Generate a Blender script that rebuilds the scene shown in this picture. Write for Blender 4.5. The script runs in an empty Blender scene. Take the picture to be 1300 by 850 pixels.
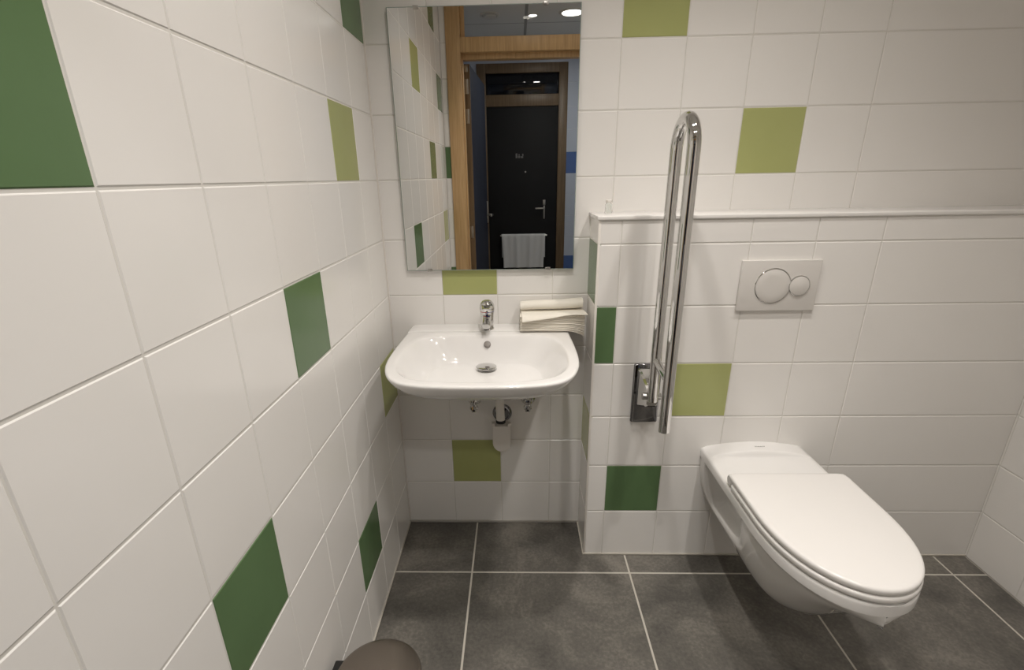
import bpy, bmesh, math, random
from mathutils import Vector, Matrix
random.seed(7)
C = bpy.context.scene.collection
PI = math.pi

# ------------------------------------------------------------------ materials
def mat(name, col, rough=.5, metal=0., spec=.5, coat=0., trans=0., ior=1.45, emis=None, emis_s=0.,
        bump=None, var=None, bump_s=.1):
    m = bpy.data.materials.new(name); m.use_nodes = True
    nt = m.node_tree; b = nt.nodes['Principled BSDF']
    b.inputs['Base Color'].default_value = (*col, 1)
    b.inputs['Roughness'].default_value = rough
    b.inputs['Metallic'].default_value = metal
    b.inputs['Specular IOR Level'].default_value = spec
    b.inputs['Coat Weight'].default_value = coat
    b.inputs['Coat Roughness'].default_value = .04
    b.inputs['Transmission Weight'].default_value = trans
    b.inputs['IOR'].default_value = ior
    if emis:
        b.inputs['Emission Color'].default_value = (*emis, 1); b.inputs['Emission Strength'].default_value = emis_s
    if bump or var:
        tc = nt.nodes.new('ShaderNodeTexCoord')
    if var:   # (scale, low colour, high colour)
        n = nt.nodes.new('ShaderNodeTexNoise'); n.inputs['Scale'].default_value = var[0]; n.inputs['Detail'].default_value = 6
        nt.links.new(tc.outputs['Object'], n.inputs['Vector'])
        r = nt.nodes.new('ShaderNodeValToRGB')
        r.color_ramp.elements[0].position = .35; r.color_ramp.elements[1].position = .68
        r.color_ramp.elements[0].color = (*var[1], 1); r.color_ramp.elements[1].color = (*var[2], 1)
        nt.links.new(n.outputs['Fac'], r.inputs['Fac']); nt.links.new(r.outputs['Color'], b.inputs['Base Color'])
    if bump:
        n2 = nt.nodes.new('ShaderNodeTexNoise'); n2.inputs['Scale'].default_value = bump; n2.inputs['Detail'].default_value = 2
        nt.links.new(tc.outputs['Object'], n2.inputs['Vector'])
        bp = nt.nodes.new('ShaderNodeBump'); bp.inputs['Strength'].default_value = bump_s; bp.inputs['Distance'].default_value = .002
        nt.links.new(n2.outputs['Fac'], bp.inputs['Height']); nt.links.new(bp.outputs['Normal'], b.inputs['Normal'])
    return m

def wood_mat(name, lo, hi):
    m = mat(name, hi, .42); nt = m.node_tree; b = nt.nodes['Principled BSDF']
    tc = nt.nodes.new('ShaderNodeTexCoord'); mp = nt.nodes.new('ShaderNodeMapping'); mp.inputs['Scale'].default_value = (22, 22, 1.1)
    n = nt.nodes.new('ShaderNodeTexNoise'); n.inputs['Scale'].default_value = 4; n.inputs['Detail'].default_value = 8; n.inputs['Distortion'].default_value = .6
    r = nt.nodes.new('ShaderNodeValToRGB'); r.color_ramp.elements[0].position = .3; r.color_ramp.elements[1].position = .7
    r.color_ramp.elements[0].color = (*lo, 1); r.color_ramp.elements[1].color = (*hi, 1)
    nt.links.new(tc.outputs['Object'], mp.inputs['Vector']); nt.links.new(mp.outputs['Vector'], n.inputs['Vector'])
    nt.links.new(n.outputs['Fac'], r.inputs['Fac']); nt.links.new(r.outputs['Color'], b.inputs['Base Color'])
    return m

def floor_mat():
    m = mat('charcoal_stone_tile', (.07, .066, .06), .42); nt = m.node_tree; b = nt.nodes['Principled BSDF']
    tc = nt.nodes.new('ShaderNodeTexCoord')
    def noise(s, d, ds=0.):
        n = nt.nodes.new('ShaderNodeTexNoise'); n.inputs['Scale'].default_value = s; n.inputs['Detail'].default_value = d
        n.inputs['Roughness'].default_value = .65; n.inputs['Distortion'].default_value = ds
        nt.links.new(tc.outputs['Object'], n.inputs['Vector']); return n
    a = noise(3.2, 9, .5); f = noise(90, 4)
    mx = nt.nodes.new('ShaderNodeMix'); mx.data_type = 'FLOAT'; mx.inputs['Factor'].default_value = .3
    nt.links.new(a.outputs['Fac'], mx.inputs['A']); nt.links.new(f.outputs['Fac'], mx.inputs['B'])
    r = nt.nodes.new('ShaderNodeValToRGB'); e = r.color_ramp.elements
    e[0].position = .40; e[0].color = (.075, .071, .064, 1); e[1].position = .62; e[1].color = (.20, .186, .163, 1)
    k = e.new(.52); k.color = (.125, .117, .104, 1)
    nt.links.new(mx.outputs['Result'], r.inputs['Fac']); nt.links.new(r.outputs['Color'], b.inputs['Base Color'])
    bp = nt.nodes.new('ShaderNodeBump'); bp.inputs['Strength'].default_value = .12; bp.inputs['Distance'].default_value = .001
    nt.links.new(f.outputs['Fac'], bp.inputs['Height']); nt.links.new(bp.outputs['Normal'], b.inputs['Normal'])
    return m

M = {}
M['white'] = mat('white_wall_tile', (.80, .785, .765), .17, spec=.45, bump=9, bump_s=.05, var=(2.5, (.79, .775, .753), (.81, .796, .777)))
M['olive'] = mat('olive_wall_tile', (.395, .42, .172), .19, spec=.33, bump=9, bump_s=.05, var=(6, (.385, .41, .165), (.405, .43, .18)))
M['green'] = mat('dark_green_wall_tile', (.105, .18, .08), .19, spec=.33, bump=9, bump_s=.05, var=(6, (.10, .172, .076), (.11, .188, .085)))
M['grout'] = mat('pale_grout', (.66, .645, .61), .85)
M['floor'] = floor_mat()
M['fgrout'] = mat('beige_floor_grout', (.50, .475, .42), .9)
M['seal'] = mat('grey_sealant', (.42, .40, .37), .5)
M['ceil'] = mat('white_ceiling_panel', (.82, .815, .80), .9, bump=60, bump_s=.2)
M['ceram'] = mat('white_glazed_ceramic', (.76, .75, .74), .07, spec=.55, coat=.4)
M['plast'] = mat('white_plastic', (.74, .71, .67), .28)
M['seatp'] = mat('white_seat_plastic', (.75, .735, .72), .16)
M['chrome'] = mat('polished_chrome', (.66, .655, .645), .045, metal=1)
M['chrome2'] = mat('reflection_darkened_steel', (.27, .27, .28), .05, metal=1)  # base darkened in place of the dark reflection in the grab bar plate
M['mirror'] = mat('silvered_glass', (.80, .805, .79), .0, metal=1)
M['medge'] = mat('ground_glass_edge', (.30, .36, .33), .12, spec=.6)
M['black'] = mat('black_rubber', (.012, .012, .012), .45)
M['wood'] = wood_mat('oak_veneer', (.42, .265, .125), (.58, .385, .195))
M['wood2'] = wood_mat('dark_oak_veneer', (.12, .08, .045), (.19, .128, .072))
M['ddoor'] = mat('black_door_laminate', (.015, .015, .0155), .6, spec=.2)
M['bdoor'] = mat('navy_door_laminate', (.022, .026, .040), .7, spec=.12)
M['glass'] = mat('clear_glass', (.95, .97, .96), .0, trans=1., ior=1.45)
M['dglass'] = mat('dark_transom_glass', (.006, .007, .010), .02, spec=.6)
M['blue'] = mat('pale_blue_tile', (.52, .57, .67), .2)
M['navy'] = mat('deep_blue_tile', (.09, .16, .38), .2)
M['bgrout'] = mat('blue_wall_grout', (.6, .64, .7), .8)
M['paper'] = mat('recycled_paper', (.78, .745, .67), .95, bump=220, bump_s=.15)
M['terry'] = mat('white_terry_cloth', (.62, .62, .62), .98, bump=240, bump_s=.6)
M['bronze'] = mat('bronze_lacquered_steel', (.245, .214, .184), .27, metal=.85)
M['plate'] = mat('pearl_grey_plastic', (.66, .64, .615), .22)
M['steel'] = mat('satin_steel', (.5, .49, .47), .3, metal=1)
M['overflow'] = mat('dull_brown_grey_plastic', (.20, .18, .165), .4)
M['red'] = mat('red_mark', (.45, .02, .02), .3)
M['bluem'] = mat('blue_mark', (.02, .03, .22), .3)
M['ink'] = mat('grey_ink', (.16, .155, .15), .5)
M['joint'] = mat('grey_ceiling_joint', (.33, .33, .325), .7)
M['dark'] = mat('dark_recess', (.03, .028, .025), .6)
M['lamp'] = mat('lit_lamp_lens', (1, 1, 1), .5, emis=(1, .915, .83), emis_s=60)
M['lampw'] = mat('lit_lobby_lamp_lens', (1, 1, 1), .5, emis=(1, .98, .92), emis_s=165)
M['lamps'] = mat('lit_small_lamp_lens', (1, 1, 1), .5, emis=(1, .98, .94), emis_s=55)

# ------------------------------------------------------------------ helpers
def tag(o, label=None, cat=None, group=None, kind=None):
    if label: o['label'] = label
    if cat: o['category'] = cat
    if group: o['group'] = group
    if kind: o['kind'] = kind
    return o

def empty(name, loc=(0, 0, 0), rz=0.):
    o = bpy.data.objects.new(name, None); C.objects.link(o); o.location = loc; o.rotation_euler = (0, 0, rz)
    o.empty_display_size = .05
    return o

def build(name, bm, mats, parent=None, smooth=True, angle=40, subsurf=0):
    """one mesh object; world-space geometry is moved into the parent's local space"""
    me = bpy.data.meshes.new(name)
    bmesh.ops.recalc_face_normals(bm, faces=bm.faces)
    if parent is not None:
        bmesh.ops.transform(bm, matrix=Matrix.Translation(-Vector(parent_origin(parent))), verts=bm.verts)
    if smooth:
        for f in bm.faces: f.smooth = True
        for e in bm.edges:
            if len(e.link_faces) == 2 and e.calc_face_angle(0) > math.radians(angle): e.smooth = False
    bm.to_mesh(me); bm.free()
    o = bpy.data.objects.new(name, me); C.objects.link(o)
    for m in (mats if isinstance(mats, (list, tuple)) else [mats]): me.materials.append(M[m])
    if parent is not None: o.parent = parent
    if subsurf:
        s = o.modifiers.new('sub', 'SUBSURF'); s.levels = s.render_levels = subsurf
    return o

def parent_origin(p):
    v = Vector((0, 0, 0))
    while p is not None:
        v += p.location; p = p.parent
    return v

def box(bm, x0, x1, y0, y1, z0, z1, r=0., seg=2, mi=0, rot=None, piv=None):
    res = bmesh.ops.create_cube(bm, size=1.)
    vs = res['verts']
    for v in vs:
        v.co = Vector((x0 + (v.co.x + .5) * (x1 - x0), y0 + (v.co.y + .5) * (y1 - y0), z0 + (v.co.z + .5) * (z1 - z0)))
    fs = set(f for v in vs for f in v.link_faces)
    if r > 0:
        es = list(set(e for v in vs for e in v.link_edges))
        out = bmesh.ops.bevel(bm, geom=es, offset=r, segments=seg, profile=.5, affect='EDGES')
        vs = list(set(v for f in out['faces'] for v in f.verts) | set(v for v in vs if v.is_valid))
        fs = set(f for v in vs for f in v.link_faces)
    for f in fs: f.material_index = mi
    if rot is not None:
        p = Vector(piv) if piv else Vector(((x0 + x1) / 2, (y0 + y1) / 2, (z0 + z1) / 2))
        bmesh.ops.transform(bm, matrix=Matrix.Translation(p) @ rot @ Matrix.Translation(-p), verts=vs)
    return vs

def loft(bm, rings, closed=True, cap0=False, cap1=False, mi=0):
    R = [[bm.verts.new(p) for p in r] for r in rings]
    n = len(R[0])
    for a, b in zip(R[:-1], R[1:]):
        for i in range(n if closed else n - 1):
            j = (i + 1) % n
            f = bm.faces.new((a[i], a[j], b[j], b[i])); f.material_index = mi
    if cap0: bm.faces.new(R[0]).material_index = mi
    if cap1: bm.faces.new(list(reversed(R[-1]))).material_index = mi
    return R

def lathe(bm, prof, c, axis=(0, 0, 1), n=40, cap0=True, cap1=True, mi=0):
    """prof: (radius, distance along axis)"""
    ax = Vector(axis).normalized()
    u = ax.orthogonal().normalized(); v = ax.cross(u)
    rings = []
    for r, h in prof:
        rings.append([Vector(c) + ax * h + (u * math.cos(2 * PI * i / n) + v * math.sin(2 * PI * i / n)) * max(r, 1e-5) for i in range(n)])
    return loft(bm, rings, True, cap0, cap1, mi)

def tube(bm, pts, r, n=20, cap=True, mi=0):
    pts = [Vector(p) for p in pts]
    rad = r if isinstance(r, (list, tuple)) else [r] * len(pts)
    t0 = (pts[1] - pts[0]).normalized(); u = t0.orthogonal().normalized()
    rings = []
    for i, p in enumerate(pts):
        a = pts[max(i - 1, 0)]; b = pts[min(i + 1, len(pts) - 1)]
        t = (b - a).normalized(); u = (u - t * u.dot(t)).normalized(); v = t.cross(u)
        rings.append([p + (u * math.cos(2 * PI * k / n) + v * math.sin(2 * PI * k / n)) * rad[i] for k in range(n)])
    loft(bm, rings, True, cap, cap, mi)

def catmull(pts, per=10):
    P = [Vector(p) for p in pts]; P = [2 * P[0] - P[1]] + P + [2 * P[-1] - P[-2]]
    out = []
    for i in range(1, len(P) - 2):
        for k in range(per):
            t = k / per; a, b, c, d = P[i - 1:i + 3]
            out.append(.5 * ((2 * b) + (c - a) * t + (2 * a - 5 * b + 4 * c - d) * t * t + (3 * b - a - 3 * c + d) * t ** 3))
    out.append(P[-2]); return out

def resample(pts, n):
    L = [0.]
    for a, b in zip(pts[:-1], pts[1:]): L.append(L[-1] + (b - a).length)
    out = []; j = 0
    for k in range(n + 1):
        s = L[-1] * k / n
        while j < len(L) - 2 and L[j + 1] < s: j += 1
        t = 0 if L[j + 1] == L[j] else (s - L[j]) / (L[j + 1] - L[j])
        out.append(pts[j].lerp(pts[j + 1], min(max(t, 0), 1)))
    return out

def lerp(a, b, t): return a + (b - a) * t
def sstep(t): t = min(max(t, 0), 1); return t * t * (3 - 2 * t)

# ------------------------------------------------------------------ tiled walls
def tile_wall(name, o, u, v, n, ue, ve, colours, mats=('white', 'olive', 'green', 'grout'), skip=None,
              gu=.0014, gv=.0026, bev=.0024, dep=.0017, jit=.00013, thick=.02, kind='structure', label=None, cat=None, grout=3):
    o, u, v, n = Vector(o), Vector(u), Vector(v), Vector(n)
    bm = bmesh.new()
    P = lambda a, b, d: o + u * a + v * b + n * d
    for i in range(len(ue) - 1):
        for j in range(len(ve) - 1):
            if skip and skip(i, j): continue
            a0, a1, b0, b1 = ue[i] + gu / 2, ue[i + 1] - gu / 2, ve[j] + gv / 2, ve[j + 1] - gv / 2
            mi = colours.get((i, j), 0)
            J = [random.uniform(-jit, jit) for _ in range(4)]
            bo = [bm.verts.new(P(a, b, -thick * .5)) for a, b in ((a0, b0), (a1, b0), (a1, b1), (a0, b1))]
            mo = [bm.verts.new(P(a, b, -dep)) for a, b in ((a0, b0), (a1, b0), (a1, b1), (a0, b1))]
            q = bev
            to = [bm.verts.new(P(a, b, jj)) for (a, b), jj in zip(((a0 + q, b0 + q), (a1 - q, b0 + q), (a1 - q, b1 - q), (a0 + q, b1 - q)), J)]
            for k in range(4):
                l = (k + 1) % 4
                bm.faces.new((bo[k], bo[l], mo[l], mo[k])).material_index = mi
                bm.faces.new((mo[k], mo[l], to[l], to[k])).material_index = mi
            bm.faces.new(to).material_index = mi
            g = [bm.verts.new(P(a, b, -dep * .75)) for a, b in ((ue[i], ve[j]), (ue[i + 1], ve[j]), (ue[i + 1], ve[j + 1]), (ue[i], ve[j + 1]))]
            bm.faces.new(g).material_index = grout
            g = [bm.verts.new(P(a, b, -thick)) for a, b in ((ue[i], ve[j]), (ue[i + 1], ve[j]), (ue[i + 1], ve[j + 1]), (ue[i], ve[j + 1]))]
            bm.faces.new(g).material_index = grout
    me = bpy.data.meshes.new(name)
    # orient faces to the room side
    bm.normal_update()
    for f in bm.faces:
        if f.normal.dot(n) < -.3: f.normal_flip()
    bm.to_mesh(me); bm.free()
    ob = bpy.data.objects.new(name, me); C.objects.link(ob)
    for m in mats: me.materials.append(M[m])
    tag(ob, label, cat, None, kind)
    return ob

A, B, D, E0, H0 = .2017, .1971, .1927, .0707, .2045
XL = .7285; XR = .7285                 # face of the boxed-in half wall
RW = 2.2; DW = -1.825; CE = 2.5       # right wall, door wall, ceiling
rows = [0.] + [H0 + .2 * k for k in range(12)]       # 0, .2045 ... 2.4045
rows.append(CE)
LEDGE = 1.278

# back wall: columns from the left corner
bcols = [0., A + 0.] + [A + .2 * k for k in range(1, 8)] + [RW]
bcols = sorted(set(bcols))
# colour key: (column, row); row j spans rows[j]..rows[j+1]
tile_wall('wall_back', (0, 0, 0), (1, 0, 0), (0, 0, 1), (0, -1, 0), bcols, rows,
          {(1, 2 - 1 + 0): 1, (1, 5): 1, (4, 9): 1, (6, 7): 1}, skip=lambda i, j: bcols[i] >= .75 and rows[j + 1] < 1.25,
          label='white tiled wall behind the wash basin with scattered olive tiles', cat='wall')
lcols = [0., B] + [B + .2 * k for k in range(1, 9)] + [-DW]
tile_wall('wall_left', (0, 0, 0), (0, -1, 0), (0, 0, 1), (1, 0, 0), lcols, rows,
          {(0, 9): 2, (1, 7): 1, (3, 5): 2, (0, 3): 1, (2, 1): 2, (5, 3): 2, (4, 9): 1, (7, 11): 2, (8, 9): 2, (6, 7): 2, (8, 5): 1},
          label='long white tiled wall with green and olive tiles beside the basin', cat='wall')
frows = [r for r in rows if r < 1.25] + [LEDGE]
fcols = [0., E0] + [E0 + .2 * k for k in range(1, 5)] + [RW - XL]
tile_wall('wall_ledge', (XL, -D, 0), (1, 0, 0), (0, 0, 1), (0, -1, 0), fcols, frows,
          {(0, 4): 2, (2, 3): 1, (1, 1): 2},
          label='white tiled half height wall boxed out behind the toilet', cat='wall')
tile_wall('wall_ledge_side', (XL, 0, 0), (0, -1, 0), (0, 0, 1), (-1, 0, 0), [0., D], frows,
          {(0, 5): 2, (0, 2): 1},
          label='narrow tiled side of the boxed half wall beside the basin', cat='wall')
rc = [0.] + [.197 + .2 * k for k in range(9)]
rc = [c for c in rc if c < -DW - .05] + [-DW]
tile_wall('wall_right', (RW, 0, 0), (0, -1, 0), (0, 0, 1), (-1, 0, 0), rc, rows, {},
          label='plain white tiled wall on the far side of the toilet', cat='wall')
# door wall: strip beside the frame, the rest to the right of the frame, and above it
DX0, DX1 = .038, 1.20
tile_wall('wall_rear', (0, DW, 0), (1, 0, 0), (0, 0, 1), (0, 1, 0), [0., DX0], rows, {(0, 7): 2, (0, 3): 2},
          label='thin tiled strip of wall beside the oak door frame', cat='wall')
tile_wall('wall_rear_right', (0, DW, 0), (1, 0, 0), (0, 0, 1), (0, 1, 0), [DX1, 1.4, 1.6, RW], rows, {},
          label='white tiled wall on the other side of the oak door frame', cat='wall')

# floor
fx = [0., .295, .889, 1.483, 2.077, RW]; fy = [0., .291, .888, 1.485, -DW]
tile_wall('floor', (0, 0, 0), (1, 0, 0), (0, -1, 0), (0, 0, 1), fx, fy, {}, mats=('floor', 'fgrout'), grout=1,
          gu=.006, gv=.006, bev=.0012, dep=.0008, jit=.0001, label='large charcoal stone floor tiles with pale joints', cat='floor')
# ceiling
bm = bmesh.new(); box(bm, 0, RW, DW, 0, CE, CE + .03)
tag(build('ceiling', bm, 'ceil', smooth=False), 'white panel ceiling above the washroom', 'ceiling', kind='structure')

# sealant lines and edge strips
bm = bmesh.new(); box(bm, 0, XL, -.005, 0, 0, .011, .0015)
tag(build('baseboard_back', bm, 'seal'), 'grey sealant line under the back wall tiles', 'sealant', kind='structure')
bm = bmesh.new(); box(bm, XL - .004, RW, -D - .005, -D, 0, .007, .0015); box(bm, XL - .005, XL, -D, -.005, 0, .007, .0015)
tag(build('baseboard_ledge', bm, 'fgrout'), 'pale joint line around the foot of the half wall', 'sealant', kind='structure')
bm = bmesh.new(); box(bm, 0, .004, DW, -.005, 0, .006, .001)
tag(build('baseboard_left', bm, 'fgrout'), 'pale joint line at the foot of the long tiled wall', 'sealant', kind='structure')
bm = bmesh.new(); box(bm, -.001, .0045, -.0045, .001, .012, CE, .001)
tag(build('trim_corner', bm, 'plast'), 'white joint in the corner of the two tiled walls', 'joint', kind='structure')
bm = bmesh.new(); box(bm, XL - .0015, XL + .006, -D - .0015, -D + .006, .007, LEDGE, .0012)
tag(build('trim_edge', bm, 'plast'), 'white edge strip on the corner of the half wall', 'edge strip', kind='structure')
bm = bmesh.new(); box(bm, XL - .006, RW, -D - .006, 0, LEDGE, LEDGE + .013, .003, 3)
tag(build('trim_ledge', bm, 'seatp'), 'white shelf board capping the half wall', 'ledge', kind='structure')

# ------------------------------------------------------------------ mirror
mx0, mx1, mz0, mz1 = .081, .674, 1.098, 1.899
mr = empty('mirror', (.3775, -.008, mz0))
tag(mr, 'frameless rectangular mirror clipped to the wall above the basin', 'mirror')
bm = bmesh.new()
f0 = -.014
V = lambda *p: bm.verts.new(p)
q = .0022
ou = [V(mx0, f0 + .0012, mz0), V(mx1, f0 + .0012, mz0), V(mx1, f0 + .0012, mz1), V(mx0, f0 + .0012, mz1)]
inn = [V(mx0 + q, f0, mz0 + q), V(mx1 - q, f0, mz0 + q), V(mx1 - q, f0, mz1 - q), V(mx0 + q, f0, mz1 - q)]
bk = [V(mx0, -.008, mz0), V(mx1, -.008, mz0), V(mx1, -.008, mz1), V(mx0, -.008, mz1)]
bm.faces.new(inn).material_index = 0
for k in range(4):
    l = (k + 1) % 4
    bm.faces.new((ou[k], ou[l], inn[l], inn[k])).material_index = 1
    bm.faces.new((bk[k], bk[l], ou[l], ou[k])).material_index = 1
bm.faces.new(bk).material_index = 1
build('mirror_glass', bm, ['mirror', 'medge'], mr, smooth=False)
for cx, top in ((.172, 1), (.566, 1), (.163, 0), (.583, 0)):
    bm = bmesh.new(); zz = mz1 if top else mz0; s = 1 if top else -1
    a, b = sorted((zz - s * .007, zz + s * .003))
    box(bm, cx - .009, cx + .009, f0 - .003, f0 - .0003, a, b, .0008)
    a, b = sorted((zz + s * .0006, zz + s * .003))
    box(bm, cx - .009, cx + .009, f0 - .001, -.0005, a, b, .0005)
    build('clip', bm, 'steel', mr)

# ------------------------------------------------------------------ wash basin
BX = .367; RZ = .890
basin = empty('wash_basin', (BX, 0, RZ))
tag(basin, 'white wall hung ceramic wash basin with wide tap ledge under the mirror', 'wash basin')
N1, N2 = 8, 44
def ring_xy(back, rest):
    b = resample([Vector((p[0], p[1], 0)) for p in back], N1)
    s = resample(catmull([(p[0], p[1], 0) for p in rest], 12), N2)
    half = b[:-1] + s
    return half
def full(half, z, fn=None):
    pts = [(p.x, p.y) for p in half] + [(-p.x, p.y) for p in reversed(half[1:-1])]
    if fn: pts = [fn(*p) for p in pts]
    return [Vector((BX + x, y, z if not callable(z) else z(x, y))) for x, y in pts]
outer = ring_xy([(0, 0), (.282, 0)], [(.282, 0), (.2885, -.12), (.2935, -.25), (.2925, -.36), (.283, -.435), (.259, -.503), (.222, -.545), (.165, -.567), (.08, -.577), (0, -.579)])
inner = ring_xy([(0, -.124), (.15, -.128)], [(.15, -.128), (.205, -.150), (.240, -.200), (.257, -.28), (.258, -.36), (.250, -.43), (.222, -.490), (.175, -.522), (.09, -.538), (0, -.541)])
floorr = ring_xy([(0, -.172), (.09, -.175)], [(.09, -.175), (.13, -.188), (.165, -.225), (.18, -.28), (.182, -.34), (.172, -.395), (.145, -.435), (.10, -.455), (.05, -.463), (0, -.465)])
def off(half, d):   # scale about the basin centre by a distance
    c = Vector((0, -.29, 0)); return [c + (p - c) * (1 - d / max((p - c).length, 1e-6)) for p in half]
def mixr(a, b, t): return [p.lerp(q, t) for p, q in zip(a, b)]
rings = []
yc = -.20
def under(s, z):
    def fn(x, y): return (x * s, yc + (y - yc) * s if y < yc else y)
    rings.append(full(outer, z, fn))
for s, z in ((.10, .728), (.30, .738), (.50, .762), (.64, .786), (.76, .808), (.85, .826), (.905, .840), (.940, .851), (.962, .860), (.985, .872), (.996, .879), (1.0, .8835)):
    under(s, z)
keep = lambda half, ref: [Vector((p.x, min(p.y, 0), 0)) if r.y < -.002 else Vector((p.x, 0, 0)) for p, r in zip(half, ref)]
for d, z in ((.0008, .8868), (.0035, .8892), (.008, .8900)):
    rings.append(full(keep(off(outer, d), outer), z))
wide = keep(off(outer, .008), outer)
for t in (.35, .7): rings.append(full(mixr(wide, off(inner, -.006), t), .8900))
rings.append(full(off(inner, -.006), .8896))
rings.append(full(off(inner, -.002), .8880))
rings.append(full(off(inner, .0015), .8845))
def bowl(t, z): rings.append(full(mixr(off(inner, .0015), floorr, t), z))
for t, z in ((.10, .876), (.22, .864), (.36, .849), (.52, .833), (.68, .819), (.82, .809), (.93, .803), (1.0, .8005)):
    bowl(t, z)
DY = -.212
n_all = len(rings[0])
base = [(p.x - BX, p.y) for p in full(floorr, 0)]
def drainring(t, z, r=.031):
    out = []
    for (x, y) in base:
        a = math.atan2(y - DY, x); cx_, cy_ = r * math.cos(a), DY + r * math.sin(a)
        out.append(Vector((BX + lerp(x, cx_, t), lerp(y, cy_, t), z)))
    rings.append(out)
for t, z in ((.3, .7985), (.6, .797), (.85, .7955), (1., .794)): drainring(t, z)
bm = bmesh.new(); loft(bm, rings, True, True, True)
bmesh.ops.remove_doubles(bm, verts=bm.verts, dist=1e-5)
build('bowl', bm, 'ceram', basin, angle=60)
# raised tap ledge along the wall
bm = bmesh.new()
hw = lambda y: .282 + .0065 * (-y / .12)
sec = []
for y, z in ((-.0005, .8885), (-.0005, .8945), (-.04, .8945), (-.080, .8945), (-.0845, .8940), (-.0868, .8925), (-.0880, .8885)):
    r = []
    for k in range(25):
        u_ = -1 + 2 * k / 24; h_ = hw(y) - .0008
        zz = z - (.004 * (max(abs(u_) - .985, 0) / .015) if z > .89 else 0)
        r.append(Vector((BX + u_ * h_, y, zz)))
    sec.append(r)
loft(bm, sec, False)
build('tap_ledge', bm, 'ceram', basin)
# overflow cap on the rear slope and pop-up plug
ov = Vector((BX + .0015, -.1415, .862)); axo = Vector((0, -.75, .66)).normalized()
bm = bmesh.new(); lathe(bm, [(.0, .0035), (.008, .0035), (.0108, .0028), (.0118, .001), (.0118, -.006)], ov, axo, 32, True, True)
build('overflow_cap', bm, 'overflow', basin)
pl = empty('drain_plug', (0, DY, -.09)); pl.parent = basin
bm = bmesh.new(); lathe(bm, [(.031, .789), (.0358, .7945), (.0363, .7960), (.0345, .7972), (.030, .7968), (.029, .793)], (BX, DY, 0), n=48, cap0=False, cap1=False)
build('flange', bm, 'chrome', pl)
bm = bmesh.new(); lathe(bm, [(.024, .792), (.024, .800), (.0330, .802), (.0352, .8035), (.0352, .8055), (.0335, .8070), (.022, .8088), (.010, .8095), (.0, .8098)], (BX, DY, 0), n=48)
build('plug_cap', bm, 'chrome', pl)

# ------------------------------------------------------------------ mixer tap
TX, TY, TZ = .366, -.064, .8945
tap = empty('mixer_tap', (TX, TY, TZ))
tag(tap, 'small chrome single lever mixer tap on the basin ledge', 'tap')
bm = bmesh.new(); lathe(bm, [(.0240, 0), (.0243, .003), (.0222, .0055), (.0220, .02), (.0231, .045), (.0246, .062), (.0246, .066)], (TX, TY, TZ), n=48)
build('tap_body', bm, 'chrome', tap)
# spout: swept rounded rectangle
bm = bmesh.new()
secs = []
for y, z, w, h in ((-.005, .046, .0165, .0155), (-.025, .0445, .0160, .0140), (-.046, .0405, .0152, .0122), (-.064, .0355, .0146, .0108), (-.075, .0325, .0138, .0098), (-.079, .0312, .0122, .0082)):
    r = []
    for k in range(28):
        a = 2 * PI * k / 28; ca, sa = math.cos(a), math.sin(a)
        r.append(Vector((TX + w * math.copysign(abs(ca) ** .55, ca), TY + y, TZ + z + h * math.copysign(abs(sa) ** .55, sa))))
    secs.append(r)
loft(bm, secs, True, True, True)
sp = build('spout', bm, 'chrome', tap)
bm = bmesh.new(); lathe(bm, [(.0095, 0), (.0095, .006), (.007, .0062)], (TX, TY - .067, TZ + .0195), (0, -.25, 1), n=32)
build('aerator', bm, 'dark', sp)
# lever head: dome + short paddle pointing to the viewer
bm = bmesh.new(); lathe(bm, [(.0254, .0675), (.0267, .070), (.0272, .078), (.0259, .088), (.0221, .097), (.0155, .1035), (.0075, .1065), (.0, .1072)], (TX, TY, TZ), n=48)
hd = build('lever_head', bm, 'chrome', tap)
bm = bmesh.new(); secs = []
for y, z, w, h in ((-.006, .086, .0205, .0090), (-.025, .085, .0195, .0075), (-.045, .0855, .0170, .0055), (-.060, .0875, .0140, .0042), (-.067, .0885, .0100, .0030)):
    r = []
    for k in range(28):
        a = 2 * PI * k / 28; ca, sa = math.cos(a), math.sin(a)
        r.append(Vector((TX + w * math.copysign(abs(ca) ** .6, ca), TY + y, TZ + z + h * math.copysign(abs(sa) ** .7, sa))))
    secs.append(r)
loft(bm, secs, True, True, True); build('lever', bm, 'chrome', hd)
# temperature ring: red half and blue half
for nm, a0, a1, mm, lb in (('hot_mark', PI * 1.02, PI * 1.5, 'red', 'red temperature mark'), ('cold_mark', PI * 1.5, PI * 1.98, 'bluem', 'blue temperature mark')):
    bm = bmesh.new(); lo_, hi_ = [], []
    rr = [[], [], [], []]
    for k in range(15):
        a = lerp(a0, a1, k / 14)
        for q_, (rad, z) in enumerate(((.0238, .0660), (.0256, .0660), (.0256, .0680), (.0238, .0680))):
            rr[q_].append(Vector((TX + rad * math.cos(a), TY + rad * math.sin(a), TZ + z)))
    loft(bm, rr + [rr[0]], False); tag(build(nm, bm, mm, tap), lb)
bm = bmesh.new(); box(bm, TX - .0045, TX + .0045, TY - .0262, TY - .0215, TZ + .0605, TZ + .0640, .001); tag(build('cartridge_badge', bm, 'bluem', tap), 'small dark blue badge under the lever')

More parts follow.
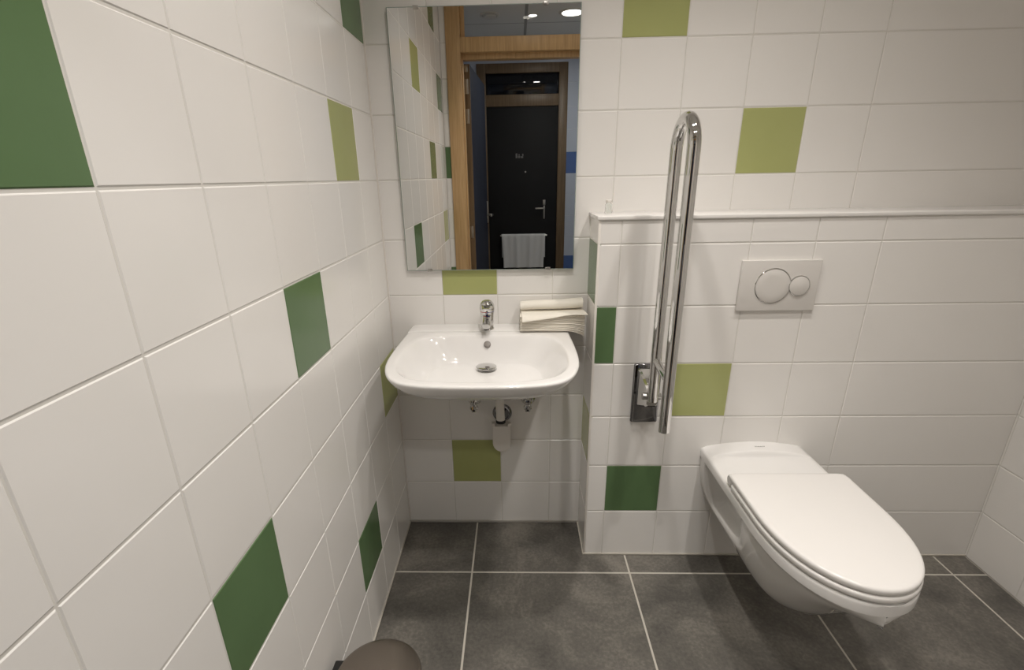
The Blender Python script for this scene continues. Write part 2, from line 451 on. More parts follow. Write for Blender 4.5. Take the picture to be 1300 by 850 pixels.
# ------------------------------------------------------------------ valves and waste pipe under the basin
def valve(x, label, flip):
    v = empty('angle_valve', (x, 0, .592)); tag(v, label, 'valve', 'angle valves under the basin')
    bm = bmesh.new(); lathe(bm, [(.029, 0), (.029, .002), (.026, .006), (.016, .009), (.0125, .009)], (x, 0, .592), (0, -1, 0), 40); build('rosette', bm, 'chrome', v)
    bm = bmesh.new(); lathe(bm, [(.0115, .006), (.0115, .022), (.0145, .024), (.0145, .046), (.0110, .049)], (x, 0, .592), (0, -1, 0), 32)
    lathe(bm, [(.0105, 0), (.0105, .026), (.0130, .027), (.0130, .040), (.009, .041)], (x, -.035, .592), (0, 0, 1), 24); build('valve_body', bm, 'chrome', v)
    bm = bmesh.new(); pr = []
    for k in range(48):
        a = 2 * PI * k / 48; pr.append(a)
    rings_ = []
    for d_, s_ in ((.048, .75), (.052, 1.), (.068, .92), (.071, .7)):
        rings_.append([Vector((x + flip * .002 + math.cos(a) * (.0150 + .0016 * math.cos(6 * a)) * s_, -d_, (.577) + math.sin(a) * (.0170 + .0016 * math.cos(6 * a)) * s_)) for a in pr])
    loft(bm, rings_, True, True, True); kn = build('handle', bm, 'chrome', v)
    bm = bmesh.new(); lathe(bm, [(.0045, .0708), (.0045, .0716), (.0, .0716)], (x + flip * .002, 0, .570), (0, -1, 0), 20); build('handle_screw', bm, 'black', kn)
    bm = bmesh.new(); tube(bm, [(x, -.035, .631), (x + flip * .004, -.037, .66), (x + flip * .015, -.045, .69), (x + flip * .02, -.05, .727)], .0055, 14); build('supply_hose', bm, 'steel', v)
    return v
valve(.303, 'chrome angle valve under the basin, on the long wall side of the waste pipe', 1)
valve(.513, 'chrome angle valve under the basin, on the half wall side of the waste pipe', -1)
tr = empty('waste_trap', (.408, 0, .49)); tag(tr, 'white waste pipe with round wall rosette and plastic cover under the basin', 'drain pipe')
bm = bmesh.new(); tube(bm, [(.400, -.075, .735), (.4025, -.07, .66), (.405, -.066, .59), (.4065, -.062, .525)], .0165, 32); build('waste_pipe', bm, 'plast', tr)
bm = bmesh.new(); lathe(bm, [(.0185, -.006), (.0195, 0), (.0185, .005), (.0172, .006)], (.4068, -.0615, .521), (.02, .06, 1), 32); tag(build('pipe_seal', bm, 'black', tr), 'black rubber ring')
bm = bmesh.new(); lathe(bm, [(.0385, 0), (.0385, .003), (.034, .010), (.028, .012), (.027, .005)], (.411, 0, .527), (0, -1, 0), 48); build('wall_rosette', bm, 'chrome2', tr)
bm = bmesh.new()
outl = [(-.0345, .488), (.0345, .488), (.0345, .412)] + [(.0345 * math.cos(a) + 0, .412 + .036 * math.sin(a)) for a in [-PI * k / 12 for k in range(1, 12)]] + [(-.0345, .412)]
front = [Vector((.4085 + x, -.046, z)) for x, z in outl]; mid_ = [Vector((.4085 + x * 1.04, -.041, .45 + (z - .45) * 1.02)) for x, z in outl]; back_ = [Vector((.4085 + x * 1.04, -.001, .45 + (z - .45) * 1.02)) for x, z in outl]
loft(bm, [front, mid_, back_], True, True, True); build('trap_cover', bm, 'plast', tr, angle=50)
for sx in (-1, 1):
    bm = bmesh.new(); box(bm, .4085 + sx * .032 - .007, .4085 + sx * .032 + .007, -.050, -.03, .488, .503, .003); build('lug', bm, 'plast', tr)

# ------------------------------------------------------------------ paper towels on the basin
PG = 'folded paper towels on the wash basin'
px0, px1 = .484, .709
def sag(x, lvl):     # the pile droops where it overhangs the basin, most at the bottom
    t = max(0, (x - .640) / .07); return -.021 * (1 - lvl) ** 1.5 * t * t
nl = 13; z = .8952
for i in range(nl):
    lvl = i / (nl - 1); th = .0034; gap = (.0019 if i in (2, 5, 8, 10) else .0003)
    bm = bmesh.new(); nx = 24
    dy = random.uniform(-.0016, .0016); dx = random.uniform(-.0012, .0012); ph = random.uniform(0, 6)
    y0, y1 = -.105 + dy, -.006
    top, bot, fr = [], [], []
    prof = [(y1, 0), (y0 + .001, 0), (y0 - .0002, th * .25), (y0 - .0002, th * .62), (y0 + .001, th * .88), (y1, th * .88)]
    secs = []
    for (yy, hh) in prof:
        r = []
        for k in range(nx + 1):
            x = lerp(px0, px1, k / nx) + dx
            wob = .0004 * math.sin(9 * k / nx) * lvl + .0003 * math.sin(3.1 * k / nx)
            r.append(Vector((x, yy + .0010 * math.sin(5 * k / nx + ph), z + hh + wob + .0004 + sag(x, lvl))))
        secs.append(r)
    loft(bm, secs + [secs[0]], False)
    for e_ in (0, nx): bm.faces.new([bm.verts.new(s_[e_]) for s_ in secs])
    bmesh.ops.remove_doubles(bm, verts=bm.verts, dist=1e-6)
    tag(build('paper_towel', bm, 'paper', angle=70), 'folded off white paper towel inside the pile beneath the loose top sheet', 'paper towel', PG)
    z += th + gap
ztop = z + .001
# loose top sheet fanning over the front edge
bm = bmesh.new(); nx, ny = 26, 12; g = []
def sheet(u, v):
    x = lerp(px0 + .003, px1 - .001, u) + v * lerp(.004, .010, u)
    y = lerp(-.045, lerp(-.128, -.112, u) + .006 * math.sin(PI * u * 1.4), v)
    zz = ztop + .006 * math.exp(-((u - .72) / .25) ** 2) * v + .0035 * (1 - v) + .004 * sstep((u - .3) / .7) - .015 * (max(v - .70, 0) / .30) ** 1.6 * (1 - u) ** 1.2 - .001 * v
    return Vector((x, y, zz + .001))
for lay in (0, .0012):
    g.append([[bm.verts.new(sheet(a / nx, b / ny) + Vector((0, 0, lay))) for a in range(nx + 1)] for b in range(ny + 1)])
for G in g:
    for b in range(ny):
        for a in range(nx): bm.faces.new((G[b][a], G[b][a + 1], G[b + 1][a + 1], G[b + 1][a]))
rim = lambda G: [G[0][a] for a in range(nx + 1)] + [G[b][nx] for b in range(1, ny + 1)] + [G[ny][a] for a in range(nx - 1, -1, -1)] + [G[b][0] for b in range(ny - 1, 0, -1)]
r0, r1 = rim(g[0]), rim(g[1])
for k in range(len(r0)):
    l = (k + 1) % len(r0); bm.faces.new((r0[k], r0[l], r1[l], r1[k]))
tag(build('paper_towel', bm, 'paper', angle=60), 'loose cream paper towel laid open over the front of the pile', 'paper towel', PG)
# folded-over towel at the back of the pile
bm = bmesh.new(); secs = []
for k in range(25):
    u = k / 24; x = lerp(px0 + .001, px1 - .003, u); zc = ztop + .0215 + .010 * u; yc_ = -.036 - .004 * u
    r = []
    for j in range(24):
        a = 2 * PI * j / 24
        r.append(Vector((x, yc_ + .0265 * math.copysign(abs(math.cos(a)) ** .7, math.cos(a)), zc + (.0135 + .003 * u) * math.copysign(abs(math.sin(a)) ** .9, math.sin(a)) + (.001 * math.sin(7 * u)))))
    secs.append(r)
loft(bm, secs, True, True, True)
tag(build('paper_towel', bm, 'paper', angle=60), 'thick rolled over paper towel lying along the back of the pile', 'paper towel', PG)

# ------------------------------------------------------------------ fold-up grab bar
GX = .915
gb = empty('grab_bar', (GX, -D, .70)); tag(gb, 'polished fold up grab bar standing upright on the half wall beside the toilet', 'grab bar')
bm = bmesh.new(); box(bm, .868, .962, -D - .013, -D, .588, .808, .006, 3); build('wall_plate', bm, 'chrome2', gb)
bm = bmesh.new()   # hinge housing, a faceted block tapering towards the tube
def rect(x0, x1, z0, z1, y, c=.006):
    return [Vector((a, y, b)) for a, b in ((x0 + c, z0), (x1 - c, z0), (x1, z0 + c), (x1, z1 - c), (x1 - c, z1), (x0 + c, z1), (x0, z1 - c), (x0, z0 + c))]
loft(bm, [rect(.880, .950, .655, .795, -D - .012), rect(.884, .946, .660, .790, -D - .030), rect(.892, .938, .676, .765, -D - .070), rect(.897, .933, .690, .748, -D - .090)], True, True, True)
hg = build('hinge_block', bm, 'chrome', gb, angle=20)
bm = bmesh.new(); lathe(bm, [(.011, -.030), (.012, -.028), (.012, .028), (.011, .030)], (GX, -D - .078, .719), (1, 0, 0), 28); build('hinge_pin', bm, 'steel', hg)
bm = bmesh.new()
rb, rt, fr_ = -.283, -.287, -.431; zt = 1.468; rr_ = (rt - fr_) / 2
path = [(GX, rb, .708), (GX, rb, .72)] + [(GX, lerp(rb, rt, k / 12), lerp(.72, zt, k / 12)) for k in range(1, 12)]
path += [(GX, (rt + fr_) / 2 + rr_ * math.cos(a), zt + rr_ * math.sin(a) * 1.05) for a in [PI * k / 18 for k in range(19)]]
path += [(GX, fr_, lerp(zt, .676, k / 12)) for k in range(1, 13)]
tube(bm, path, .0170, 36); build('rail', bm, 'chrome', gb)
bm = bmesh.new(); tube(bm, [(GX, rb - .002, .852), (GX, rb - .05, .846), (GX, fr_, .838)], .0125, 28); build('cross_bar', bm, 'chrome', gb)

# ------------------------------------------------------------------ flush plate
fp0, fp1, fz0, fz1 = 1.180, 1.426, .988, 1.151
fl = empty('flush_plate', (1.303, -D, fz0)); tag(fl, 'grey flush plate with two round buttons on the half wall above the toilet', 'flush plate')
bm = bmesh.new(); box(bm, fp0, fp1, -D - .011, -D, fz0, fz1, .0025, 3); build('plate', bm, 'plate', fl)
bm = bmesh.new(); lathe(bm, [(.0570, 0), (.0570, .0015), (.0560, .0026), (.0546, .0026), (.0540, .0012), (.0540, .0002)], (1.284, -D - .0108, 1.0695), (0, -1, 0), 64, True, True)
build('button_ring', bm, 'chrome', fl)
bm = bmesh.new(); lathe(bm, [(.0538, 0), (.0538, .001), (.0525, .0018), (.03, .0026), (.0, .0030)], (1.284, -D - .0108, 1.0695), (0, -1, 0), 64); build('flush_button', bm, 'plate', fl)
bm = bmesh.new(); lathe(bm, [(.0330, 0), (.0330, .0035), (.0320, .0045), (.0308, .0045), (.0304, .0030)], (1.366, -D - .0108, 1.0695), (0, -1, 0), 56); build('button_ring', bm, 'chrome', fl)
bm = bmesh.new(); lathe(bm, [(.0303, .001), (.0303, .0036), (.0292, .0042), (.0, .0046)], (1.366, -D - .0108, 1.0695), (0, -1, 0), 56); build('flush_button', bm, 'plate', fl)

# ------------------------------------------------------------------ wall hung toilet
CX = 1.313; WY = -D; TL = .70
wc = empty('toilet', (CX, WY, .15)); tag(wc, 'white wall hung toilet with closed lid fixed to the half wall', 'toilet')
def hwid(w):     # plan half width at distance w from the wall
    if w < .40: return .1805
    t = (w - .40) / (TL - .40); return .1805 * math.sqrt(max(0, 1 - t ** 2.35))
ws = [0, .012, .03, .045, .055, .062, .066, .070, .074, .078, .085, .10, .12, .14, .165, .19, .215, .24, .265, .29, .32, .35, .38] + [.40 + .29985 * math.sin(PI / 2 * k / 22) for k in range(23)]
def body_pt(w, s):   # s: -1 (left rim) .. 1 (right rim)
    zr = .452; k = abs(s)
    zb = .155 + .02 * sstep((w - .02) / .1) * 0 + .255 * sstep((w - .36) / .34) ** 1.15
    h = hwid(w) - .004
    a = (1 - k) * PI / 2
    u = h * math.cos(a) ** 1.06; zz = zr - (zr - zb) * math.sin(a) ** .92
    # recess under the rim on either flank
    rec = sstep((w - .045) / .035) * (1 - sstep((w - .20) / .16))
    zf = (zr - zz)
    rec *= sstep((zf - .004) / .012) * (1 - sstep((zf - (.150 - .16 * w)) / .05))
    u -= .064 * rec * (h > .05)
    # belly tucks in behind the rim towards the front
    tuck = sstep((w - .3) / .2) * sstep(zf / .03) * .012
    u = max(u - tuck * (k > .05), 0) if k > .05 else u
    return Vector((CX + math.copysign(u, s) if s else CX, WY - w, zz))
bm = bmesh.new(); ns = 120
loft(bm, [[body_pt(w, -1 + 2 * k / ns) for k in range(ns + 1)] for w in ws], False)
build('bowl', bm, 'ceram', wc, angle=70)
# rim and rear deck
def outline(w0, L, hwf, n=40):
    left = []
    return left
def deck_z(w, u):
    crown = .022 * (1 - (u / .18) ** 2)
    return .480 + crown * (1 - .82 * sstep((w - .063) / .013) - .18 * sstep((w - .076) / .06)) + .0015 * (1 - sstep(w / .1))
bm = bmesh.new()
def rowpts(w, zf, inset):
    h = max(hwid(w) - inset, .0)
    return h
stations = ws
top_rows, nu = [], 32
prof_e = [(0., .448), (.0, .470), (.0025, .476), (.007, .4795)]   # inset, z  along each edge
for w in stations:
    hw_ = hwid(w)
    r = []
    for ins, zz in prof_e: r.append(Vector((CX - max(hw_ - ins * min(1, hw_ / .05), .0005), WY - w, zz if not (ins > .004) else zz)))
    for k in range(1, nu):
        u = -1 + 2 * k / nu; uu = u * max(hw_ - .009, .0003)
        r.append(Vector((CX + uu, WY - w, deck_z(w, uu) - .0025 * sstep((w - .66) / .04))))
    for ins, zz in reversed(prof_e): r.append(Vector((CX + max(hw_ - ins * min(1, hw_ / .05), .0005), WY - w, zz)))
    top_rows.append(r)
loft(bm, top_rows, False)
bm.faces.new([bm.verts.new(p) for p in top_rows[-1]])
bm.faces.new([bm.verts.new(p) for p in top_rows[0]])
# underside of the rim
und = [[Vector((CX + s * t * hwid(w), WY - w, .448)) for t in (1., .5) for s in (-1,)] + [Vector((CX + t * hwid(w), WY - w, .448)) for t in (.5, 1.)] for w in ws]
loft(bm, und, False)
bmesh.ops.remove_doubles(bm, verts=bm.verts, dist=1e-5)
build('rim', bm, 'ceram', wc, angle=50)
# seat ring and lid
def slab(name, w0, w1, wide, z0, z1, r, m, par, dome=0., hole=False):
    def hws(w):
        t = max(0, (w - .40) / (w1 - .40)); h = wide * math.sqrt(max(0, 1 - t ** 2.35))
        c = .02
        if w < w0 + c: h -= c - math.sqrt(max(0, c * c - (w0 + c - w) ** 2))
        return h
    left = [(-hws(w), w) for w in [w0, w0 + .002, w0 + .006, w0 + .012, w0 + .02] + [lerp(w0 + .03, .40, k / 8) for k in range(9)] + [.40 + (w1 - .40) * math.sin(PI / 2 * k / 16) for k in range(1, 17)]]
    pts = left + [(-u, w) for u, w in reversed(left[:-1])]
    cw = (w0 + w1) / 2
    def rg(ins, z, dm=0.):
        out = []
        for u, w in pts:
            v = Vector((u, w - cw)); L = v.length; v = v * max(0, (L - ins) / L); out.append(Vector((CX + v.x, WY - (v.y + cw), z)))
        return out
    R = [rg(r, z0), rg(r * .3, z0 + r * .3), rg(0, z0 + r), rg(0, z1 - r), rg(r * .3, z1 - r * .3), rg(r, z1), rg(r * 2.5, z1 + dome * .3)]
    for sc in (.06, .10, .14): R.append(rg(sc, z1 + dome * (sc * 7)))
    bm = bmesh.new(); loft(bm, R, True, True, True)
    return build(name, bm, m, par, angle=50)
st = slab('seat', .245, .699, .1815, .4825, .5005, .005, 'seatp', wc)
ld = slab('lid', .226, .6965, .1795, .5022, .5220, .0065, 'seatp', wc, dome=.002)
bm = bmesh.new()
tube(bm, [(CX - .1795 + .0005, WY - .238, .503), (CX - .1795 + .004, WY - .238, .503), (CX - .17, WY - .238, .503), (CX + .17, WY - .238, .503), (CX + .1755, WY - .238, .503), (CX + .179, WY - .238, .503)], [.014, .0175, .0192, .0192, .0175, .014], 28)
build('hinge_cover', bm, 'seatp', ld)
for sx in (-1, 1):
    bm = bmesh.new(); lathe(bm, [(.012, .4795), (.012, .484), (.0105, .486)], (CX + sx * .155, WY - .258, 0), n=28); build('hinge', bm, 'steel', wc)
# maker's name printed on the rear deck
cu = bpy.data.curves.new('maker_mark', 'FONT'); cu.body = 'DURAVIT'; cu.size = .0075; cu.align_x = 'CENTER'; cu.align_y = 'CENTER'; cu.extrude = .0002; cu.space_character = 1.15
cu.materials.append(M['ink'])
tmp = bpy.data.objects.new('maker_mark_text', cu); C.objects.link(tmp)
tme = bpy.data.meshes.new_from_object(tmp); bpy.data.objects.remove(tmp); tme.materials.clear(); tme.materials.append(M['ink'])
tx = bpy.data.objects.new('maker_mark', tme); C.objects.link(tx); tx.parent = wc
tx.location = Vector((1.322, WY - .036, .5042)) - Vector(parent_origin(wc)); tx.rotation_euler = (0, 0, 0); tx['label'] = 'small grey lettering'

# ------------------------------------------------------------------ small clear bottle on the ledge
gz = LEDGE + .013
vb = empty('clear_vial', (.774, -.085, gz)); tag(vb, 'tiny clear vial with a cap standing on the white ledge near the mirror', 'vial')
bm = bmesh.new(); lathe(bm, [(.011, 0), (.0115, .001), (.0115, .028), (.0085, .032), (.0078, .034), (.0064, .034), (.0068, .031), (.0098, .027), (.0098, .003), (.0, .003)], (.774, -.085, gz), n=32)
build('vial_body', bm, 'glass', vb)
bm = bmesh.new(); lathe(bm, [(.0098, .0342), (.0102, .035), (.0102, .0415), (.0095, .0425), (.0, .0425)], (.774, -.085, gz), n=32); build('cap', bm, 'plast', vb)

# ------------------------------------------------------------------ pedal bin
bx, by, bh = .131, -.926, .274
bn = empty('pedal_bin', (bx, by, 0)); tag(bn, 'round bronze brown pedal bin on the floor against the long tiled wall', 'bin')
bm = bmesh.new(); lathe(bm, [(.094, .004), (.096, .012), (.0985, bh - .006), (.0995, bh - .004), (.0995, bh)], (bx, by, 0), n=72); build('bin_body', bm, 'bronze', bn)
bm = bmesh.new(); lathe(bm, [(.097, 0), (.0985, .002), (.0985, .012), (.096, .013)], (bx, by, 0), n=72); build('base_ring', bm, 'black', bn)
bm = bmesh.new(); lathe(bm, [(.1015, bh - .004), (.1035, bh - .002), (.1045, bh + .007), (.1036, bh + .0105), (.1005, bh + .0135), (.094, bh + .0158), (.078, bh + .0182), (.05, bh + .0202), (.02, bh + .0210), (.0, bh + .0211)], (bx, by, 0), n=96); build('lid', bm, 'bronze', bn)
bm = bmesh.new(); box(bm, .012, .036, by - .02 + .026, by + .02 + .026, bh - .03, bh + .006, .004, 3); hk = build('hinge', bm, 'black', bn)
bm = bmesh.new(); box(bm, bx + .085, bx + .128, by - .022, by + .022, .010, .017, .003, 2); build('pedal', bm, 'black', bn)

# ------------------------------------------------------------------ door, lobby seen in the mirror
FY = DW + .010           # face of the oak frame
d1 = empty('door_1', (.62, DW, 0)); tag(d1, 'oak door frame with transom rail and an open navy door leaf', 'door', kind='structure')
def bar(name, par, m, *a, r=.002):
    bm = bmesh.new(); box(bm, *a, r, 2); return build(name, bm, m, par)
YB = DW - .13
bar('frame_post', d1, 'wood', DX0, .128, YB, FY, 0, CE - .001)
bar('frame_post', d1, 'wood', 1.11, DX1, YB, FY, 0, CE - .001)
bar('transom_rail', d1, 'wood', .128, 1.11, YB + .03, FY, 2.150, 2.232)
bar('door_stop', d1, 'wood', .128, .137, YB + .03, DW - .035, 0, 2.150)
bar('door_stop', d1, 'wood', 1.088, 1.11, YB + .03, DW - .035, 0, 2.150)
bar('door_stop', d1, 'wood', .137, 1.088, YB + .03, DW - .035, 2.118, 2.150)
bar('top_rail', d1, 'wood', .128, 1.11, YB + .03, FY, 2.452, CE - .001)
w1 = empty('window_1', (.62, DW - .06, 2.232)); tag(w1, 'clear glass transom light above the open door', 'window', kind='structure')
bm = bmesh.new(); box(bm, .129, 1.109, DW - .063, DW - .057, 2.233, 2.451); build('pane', bm, 'glass', w1, smooth=False)
bm = bmesh.new(); box(bm, .128, .156, DW - .055, DW - .035, 2.233, 2.451, .002); box(bm, .156, 1.11, DW - .055, DW - .035, 2.233, 2.243, .002); build('glazing_bead', bm, 'wood', w1)
# door leaf swung out into the lobby
hx, hy = .172, YB - .006
ang = math.atan2(.050, .79)
rotm = Matrix.Rotation(-PI / 2 + ang, 4, 'Z')
bm = bmesh.new(); box(bm, hx, hx + .80, hy - .04, hy, .008, 2.112, .002, 2, rot=rotm, piv=(hx, hy, 0))
lf = build('door_leaf', bm, 'bdoor', d1)
bm = bmesh.new(); box(bm, hx + .7995, hx + .8025, hy - .040, hy, .010, 2.110, .0008, 1, rot=rotm, piv=(hx, hy, 0)); build('edge_band', bm, 'wood2', lf)
bm = bmesh.new()
box(bm, hx + .735, hx + .75, hy, hy + .012, 1.035, 1.215, .002, 2, rot=rotm, piv=(hx, hy, 0))
box(bm, hx + .73, hx + .755, hy + .010, hy + .052, 1.092, 1.112, .005, 2, rot=rotm, piv=(hx, hy, 0))
box(bm, hx + .63, hx + .755, hy + .040, hy + .055, 1.093, 1.111, .005, 2, rot=rotm, piv=(hx, hy, 0)); build('door_handle', bm, 'steel', lf)
bm = bmesh.new(); box(bm, hx - .0025, hx + .0005, hy - .040, hy, .010, 2.110, .0008, 1, rot=rotm, piv=(hx, hy, 0)); build('hinge_edge_band', bm, 'wood2', lf)
for z0_, z1_ in ((2.065, 2.105), (1.935, 2.025), (1.755, 1.845), (.99, 1.075)):
    bm = bmesh.new(); box(bm, hx - .0055, hx - .0022, hy - .034, hy - .012, z0_, z1_, .001, rot=rotm, piv=(hx, hy, 0)); build('hinge', bm, 'steel', lf)
# lobby shell
LX0, LX1, LY = -.35, 1.62, -3.475
bm = bmesh.new(); box(bm, LX0, LX1, LY, YB, -.03, -.0005)
tag(build('floor_lobby', bm, 'floor', smooth=False), 'dark stone floor of the lobby beyond the door', 'floor', kind='structure')
cxs = [LX0, -.06, .555, 1.155, LX1]; cys = [YB, -2.03, -2.63, -3.23, LY]
bm = bmesh.new()
for i in range(4):
    for j in range(4):
        box(bm, cxs[i] + .011, cxs[i + 1] - .011, cys[j + 1] + .006, cys[j] - .006, CE, CE + .002)
box(bm, LX0, LX1, LY, YB, CE + .0002, CE + .03, mi=1)
tag(build('ceiling_lobby', bm, ['ceil', 'joint'], smooth=False), 'grey panel ceiling of the lobby with dark joints', 'ceiling', kind='structure')
brow = [0.] + [.03 + .2 * k for k in range(13)]; brow = [r for r in brow if r < CE - .05] + [CE]
FX0, FX1 = .112, .965
ox = [FX1, 1.165, 1.365, LX1]
tile_wall('wall_lobby_back', (0, LY, 0), (1, 0, 0), (0, 0, 1), (0, 1, 0), ox, brow, {(0, 8): 1, (0, 3): 1}, mats=('blue', 'navy', 'bgrout'), grout=2,
          label='pale blue tiled wall with deep blue tiles beside the black door', cat='wall')
bm = bmesh.new(); box(bm, LX0, FX0, LY - .02, LY, 0, CE)
tag(build('wall_lobby_left_back', bm, 'blue', smooth=False), 'pale blue wall on the hidden side of the black door', 'wall', kind='structure')
bm = bmesh.new(); box(bm, FX0, FX1, LY - .02, LY, 2.395, CE)
tag(build('wall_lobby_head', bm, 'blue', smooth=False), 'strip of blue wall above the black door frame', 'wall', kind='structure')
bm = bmesh.new(); box(bm, LX0 - .02, LX0, LY, YB, 0, CE)
tag(build('wall_lobby_left', bm, 'blue', smooth=False), 'blue side wall of the lobby behind the open door leaf', 'wall', kind='structure')
bm = bmesh.new(); box(bm, LX1, LX1 + .02, LY, YB, 0, CE)
tag(build('wall_lobby_right', bm, 'blue', smooth=False), 'blue side wall of the lobby away from the door leaf', 'wall', kind='structure')
bm = bmesh.new(); box(bm, LX0, DX0, YB - .01, YB, 0, CE); box(bm, DX1, LX1, YB - .01, YB, 0, CE)
tag(build('wall_lobby_front', bm, 'blue', smooth=False), 'blue lobby wall around the oak door frame', 'wall', kind='structure')
# far door
d2 = empty('door_2', (.53, LY, 0)); tag(d2, 'black door with brown frame and dark transom, across the lobby', 'door', kind='structure')
bar('frame_post', d2, 'wood2', FX0, .195, LY - .06, LY + .015, 0, 2.395)
bar('frame_post', d2, 'wood2', .882, FX1, LY - .06, LY + .015, 0, 2.395)
bar('top_rail', d2, 'wood2', .195, .882, LY - .06, LY + .015, 2.315, 2.395)
bar('transom_rail', d2, 'wood2', .195, .882, LY - .06, LY + .012, 2.036, 2.136)
l2 = bar('door_leaf', d2, 'ddoor', .196, .881, LY - .045, LY - .002, .006, 2.034)
bar('transom_pane', d2, 'dglass', .196, .881, LY - .03, LY - .022, 2.137, 2.314, r=.0005)
bm = bmesh.new(); box(bm, .742, .768, LY - .002, LY + .006, 1.135, 1.185, .003); box(bm, .747, .764, LY - .002, LY + .005, 1.0, 1.13, .003)
box(bm, .748, .763, LY + .004, LY + .045, 1.098, 1.113, .004); box(bm, .665, .763, LY + .036, LY + .048, 1.098, 1.113, .004)
build('door_handle', bm, 'steel', l2)
bm = bmesh.new()
box(bm, .472, .490, LY - .0025, LY - .0005, 1.580, 1.622, .0005, 1); box(bm, .496, .516, LY - .0025, LY - .0005, 1.580, 1.600, .0005, 1); box(bm, .500, .512, LY - .0025, LY - .0005, 1.602, 1.616, .0005, 1)
box(bm, .522, .546, LY - .0025, LY - .0005, 1.580, 1.596, .0005, 1); box(bm, .536, .548, LY - .0025, LY - .0005, 1.598, 1.618, .0005, 1)
build('door_sign', bm, 'ink', l2)
bm = bmesh.new(); lathe(bm, [(.008, 0), (.008, .003), (.0, .004)], (.568, LY - .0022, 1.452), (0, 1, 0), 20); build('peephole', bm, 'steel', l2)  # small round peephole in the black door leaf
bm = bmesh.new(); tube(bm, [(.31, LY + .055, .842), (.785, LY + .055, .842)], .009, 16)
for x in (.325, .77): tube(bm, [(x, LY - .002, .842), (x, LY + .055, .842)], .008, 12)
build('towel_rail', bm, 'steel', l2)
# towel draped over the rail
bm = bmesh.new(); nx = 40; secs = []
path_ = [(LY + .030, .62), (LY + .032, .75), (LY + .040, .845), (LY + .048, .856), (LY + .058, .858), (LY + .068, .850), (LY + .074, .82), (LY + .076, .72), (LY + .078, .62), (LY + .079, .522)]
pp = catmull([(0, a, b) for a, b in path_], 5)
for lay in (0, 1):
    for idx, p in (list(enumerate(pp)) if lay == 0 else list(reversed(list(enumerate(pp))))):
        t = idx / (len(pp) - 1)
        nrm = (pp[min(idx + 1, len(pp) - 1)] - pp[max(idx - 1, 0)]).normalized(); nn = Vector((0, nrm.z, -nrm.y))
        r = []
        for k in range(nx + 1):
            u = k / nx; nar = .018 * sstep((t - .5) / .5)
            x = lerp(.322 + nar, .768 - nar, u); fold = .006 * math.sin(19 * u + 1) * sstep((t - .5) * 2.2) + .003 * math.sin(41 * u)
            base_ = p + nn * ((.005 if lay else -.001)) + Vector((0, fold, 0)); r.append(Vector((x, base_.y, base_.z)))
        secs.append(r)
loft(bm, secs + [secs[0]], False)
for e_ in (0, nx): bm.faces.new([bm.verts.new(s_[e_]) for s_ in secs])
bmesh.ops.remove_doubles(bm, verts=bm.verts, dist=1e-6)
tag(build('towel', bm, 'terry', angle=60), 'white towel hanging over the rail on the black door seen in the mirror', 'towel')

# ------------------------------------------------------------------ lamps and vent
def downlight(x, y, r, lens, label, group, thick=.012):
    d = empty('ceiling_light', (x, y, CE)); tag(d, label, 'ceiling light', group)
    bm = bmesh.new(); lathe(bm, [(r * 1.28, 0), (r * 1.28, -.003), (r * 1.2, -.006), (r * 1.02, -.006), (r * 1.0, -.002)], (x, y, CE), n=48, cap0=False, cap1=False); build('trim_ring', bm, 'plast', d)
    bm = bmesh.new(); lathe(bm, [(r * 1.0, -.001), (r * 1.0, -.0035), (r * .85, -.0045), (0, -.0045)], (x, y, CE), n=32, cap0=False); build('diffuser', bm, lens, d)
    return d
def beam(parent, power, half, col):
    l = bpy.data.lights.new('beam', 'SPOT'); l.energy = power; l.spot_size = math.radians(2 * half); l.spot_blend = 1.; l.shadow_soft_size = .03; l.color = col
    o = bpy.data.objects.new('beam', l); C.objects.link(o); o.parent = parent; o.location = (0, 0, -.012)
PW, HALF, LC = 37., 60., (1, .94, .875)
G1 = 'downlights in the washroom ceiling'
beam(downlight(.57, -.70, .038, 'lamp', 'recessed downlight over the front of the wash basin', G1), PW, HALF, LC)
beam(downlight(1.17, -.70, .038, 'lamp', 'recessed downlight over the toilet', G1), PW, HALF, LC)
beam(downlight(.57, -1.30, .038, 'lamp', 'recessed downlight by the doorway in line with the basin', G1), PW, HALF, LC)
beam(downlight(1.17, -1.30, .038, 'lamp', 'recessed downlight by the doorway in line with the toilet', G1), PW, HALF, LC)
G2 = 'lights in the lobby ceiling seen in the mirror'
downlight(.882, -2.395, .074, 'lampw', 'large round lit lobby ceiling lamp reflected in the mirror corner', G2)
downlight(.602, -2.430, .029, 'lamps', 'small bright lobby spotlight reflected near the top of the mirror', G2)
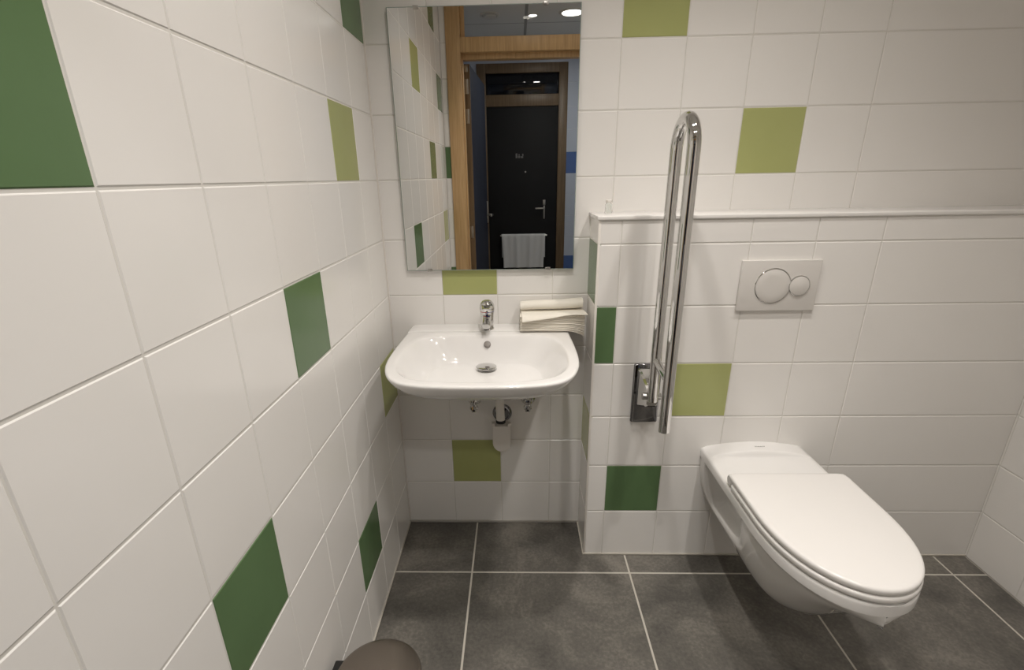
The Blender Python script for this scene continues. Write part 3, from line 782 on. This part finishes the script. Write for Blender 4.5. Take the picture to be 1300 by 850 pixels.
vt = empty('ceiling_vent', (.295, -2.40, CE)); tag(vt, 'round grey ceiling vent of the lobby reflected in the mirror', 'vent')
bm = bmesh.new(); lathe(bm, [(.072, 0), (.072, -.005), (.066, -.010), (.054, -.010), (.052, -.004)], (.295, -2.40, CE), n=48, cap0=False); build('vent_ring', bm, 'plast', vt)
bm = bmesh.new(); lathe(bm, [(.046, -.002), (.046, -.016), (.040, -.020), (0, -.021)], (.295, -2.40, CE), n=48); build('vent_disc', bm, 'plast', vt)

# ------------------------------------------------------------------ camera
W, H = 1300., 850.
f, pxc, pyc = 627.005, 637.96, 451.232
cam = bpy.data.cameras.new('camera'); co = bpy.data.objects.new('camera', cam); C.objects.link(co)
cam.sensor_fit = 'HORIZONTAL'; cam.sensor_width = 36.; cam.lens = f * 36. / W
cam.shift_x = (W / 2 - pxc) / W; cam.shift_y = (pyc - H / 2) / W
cam.clip_start = .01
p, yw, rl = .34709, .03147, .01812
Rz = Matrix.Rotation(yw, 3, 'Z')
Rx = Matrix(((1, 0, 0), (0, math.cos(p), math.sin(p)), (0, -math.sin(p), math.cos(p))))
Ry = Matrix(((math.cos(rl), 0, math.sin(rl)), (0, 1, 0), (-math.sin(rl), 0, math.cos(rl))))
R = Rz @ Rx @ Ry
r_, fw, up = R.col[0], R.col[1], R.col[2]
m = Matrix((( r_.x, up.x, -fw.x, .47209), (r_.y, up.y, -fw.y, -1.77292), (r_.z, up.z, -fw.z, 1.40922), (0, 0, 0, 1)))
co.matrix_world = m
sc = bpy.context.scene; sc.camera = co

wd = bpy.data.worlds.new('world'); sc.world = wd; wd.use_nodes = True
wd.node_tree.nodes['Background'].inputs[0].default_value = (.02, .02, .02, 1)
vs = sc.view_settings
sc.display_settings.display_device = 'sRGB'
vs.view_transform = 'Standard'; vs.look = 'None'; vs.gamma = 1.; vs.use_curve_mapping = False
vs.exposure = 0.
cy = sc.cycles
cy.use_denoising = True; cy.max_bounces = 20; cy.diffuse_bounces = 16; cy.glossy_bounces = 8; cy.transmission_bounces = 8
cy.sample_clamp_indirect = 4.; cy.blur_glossy = .3
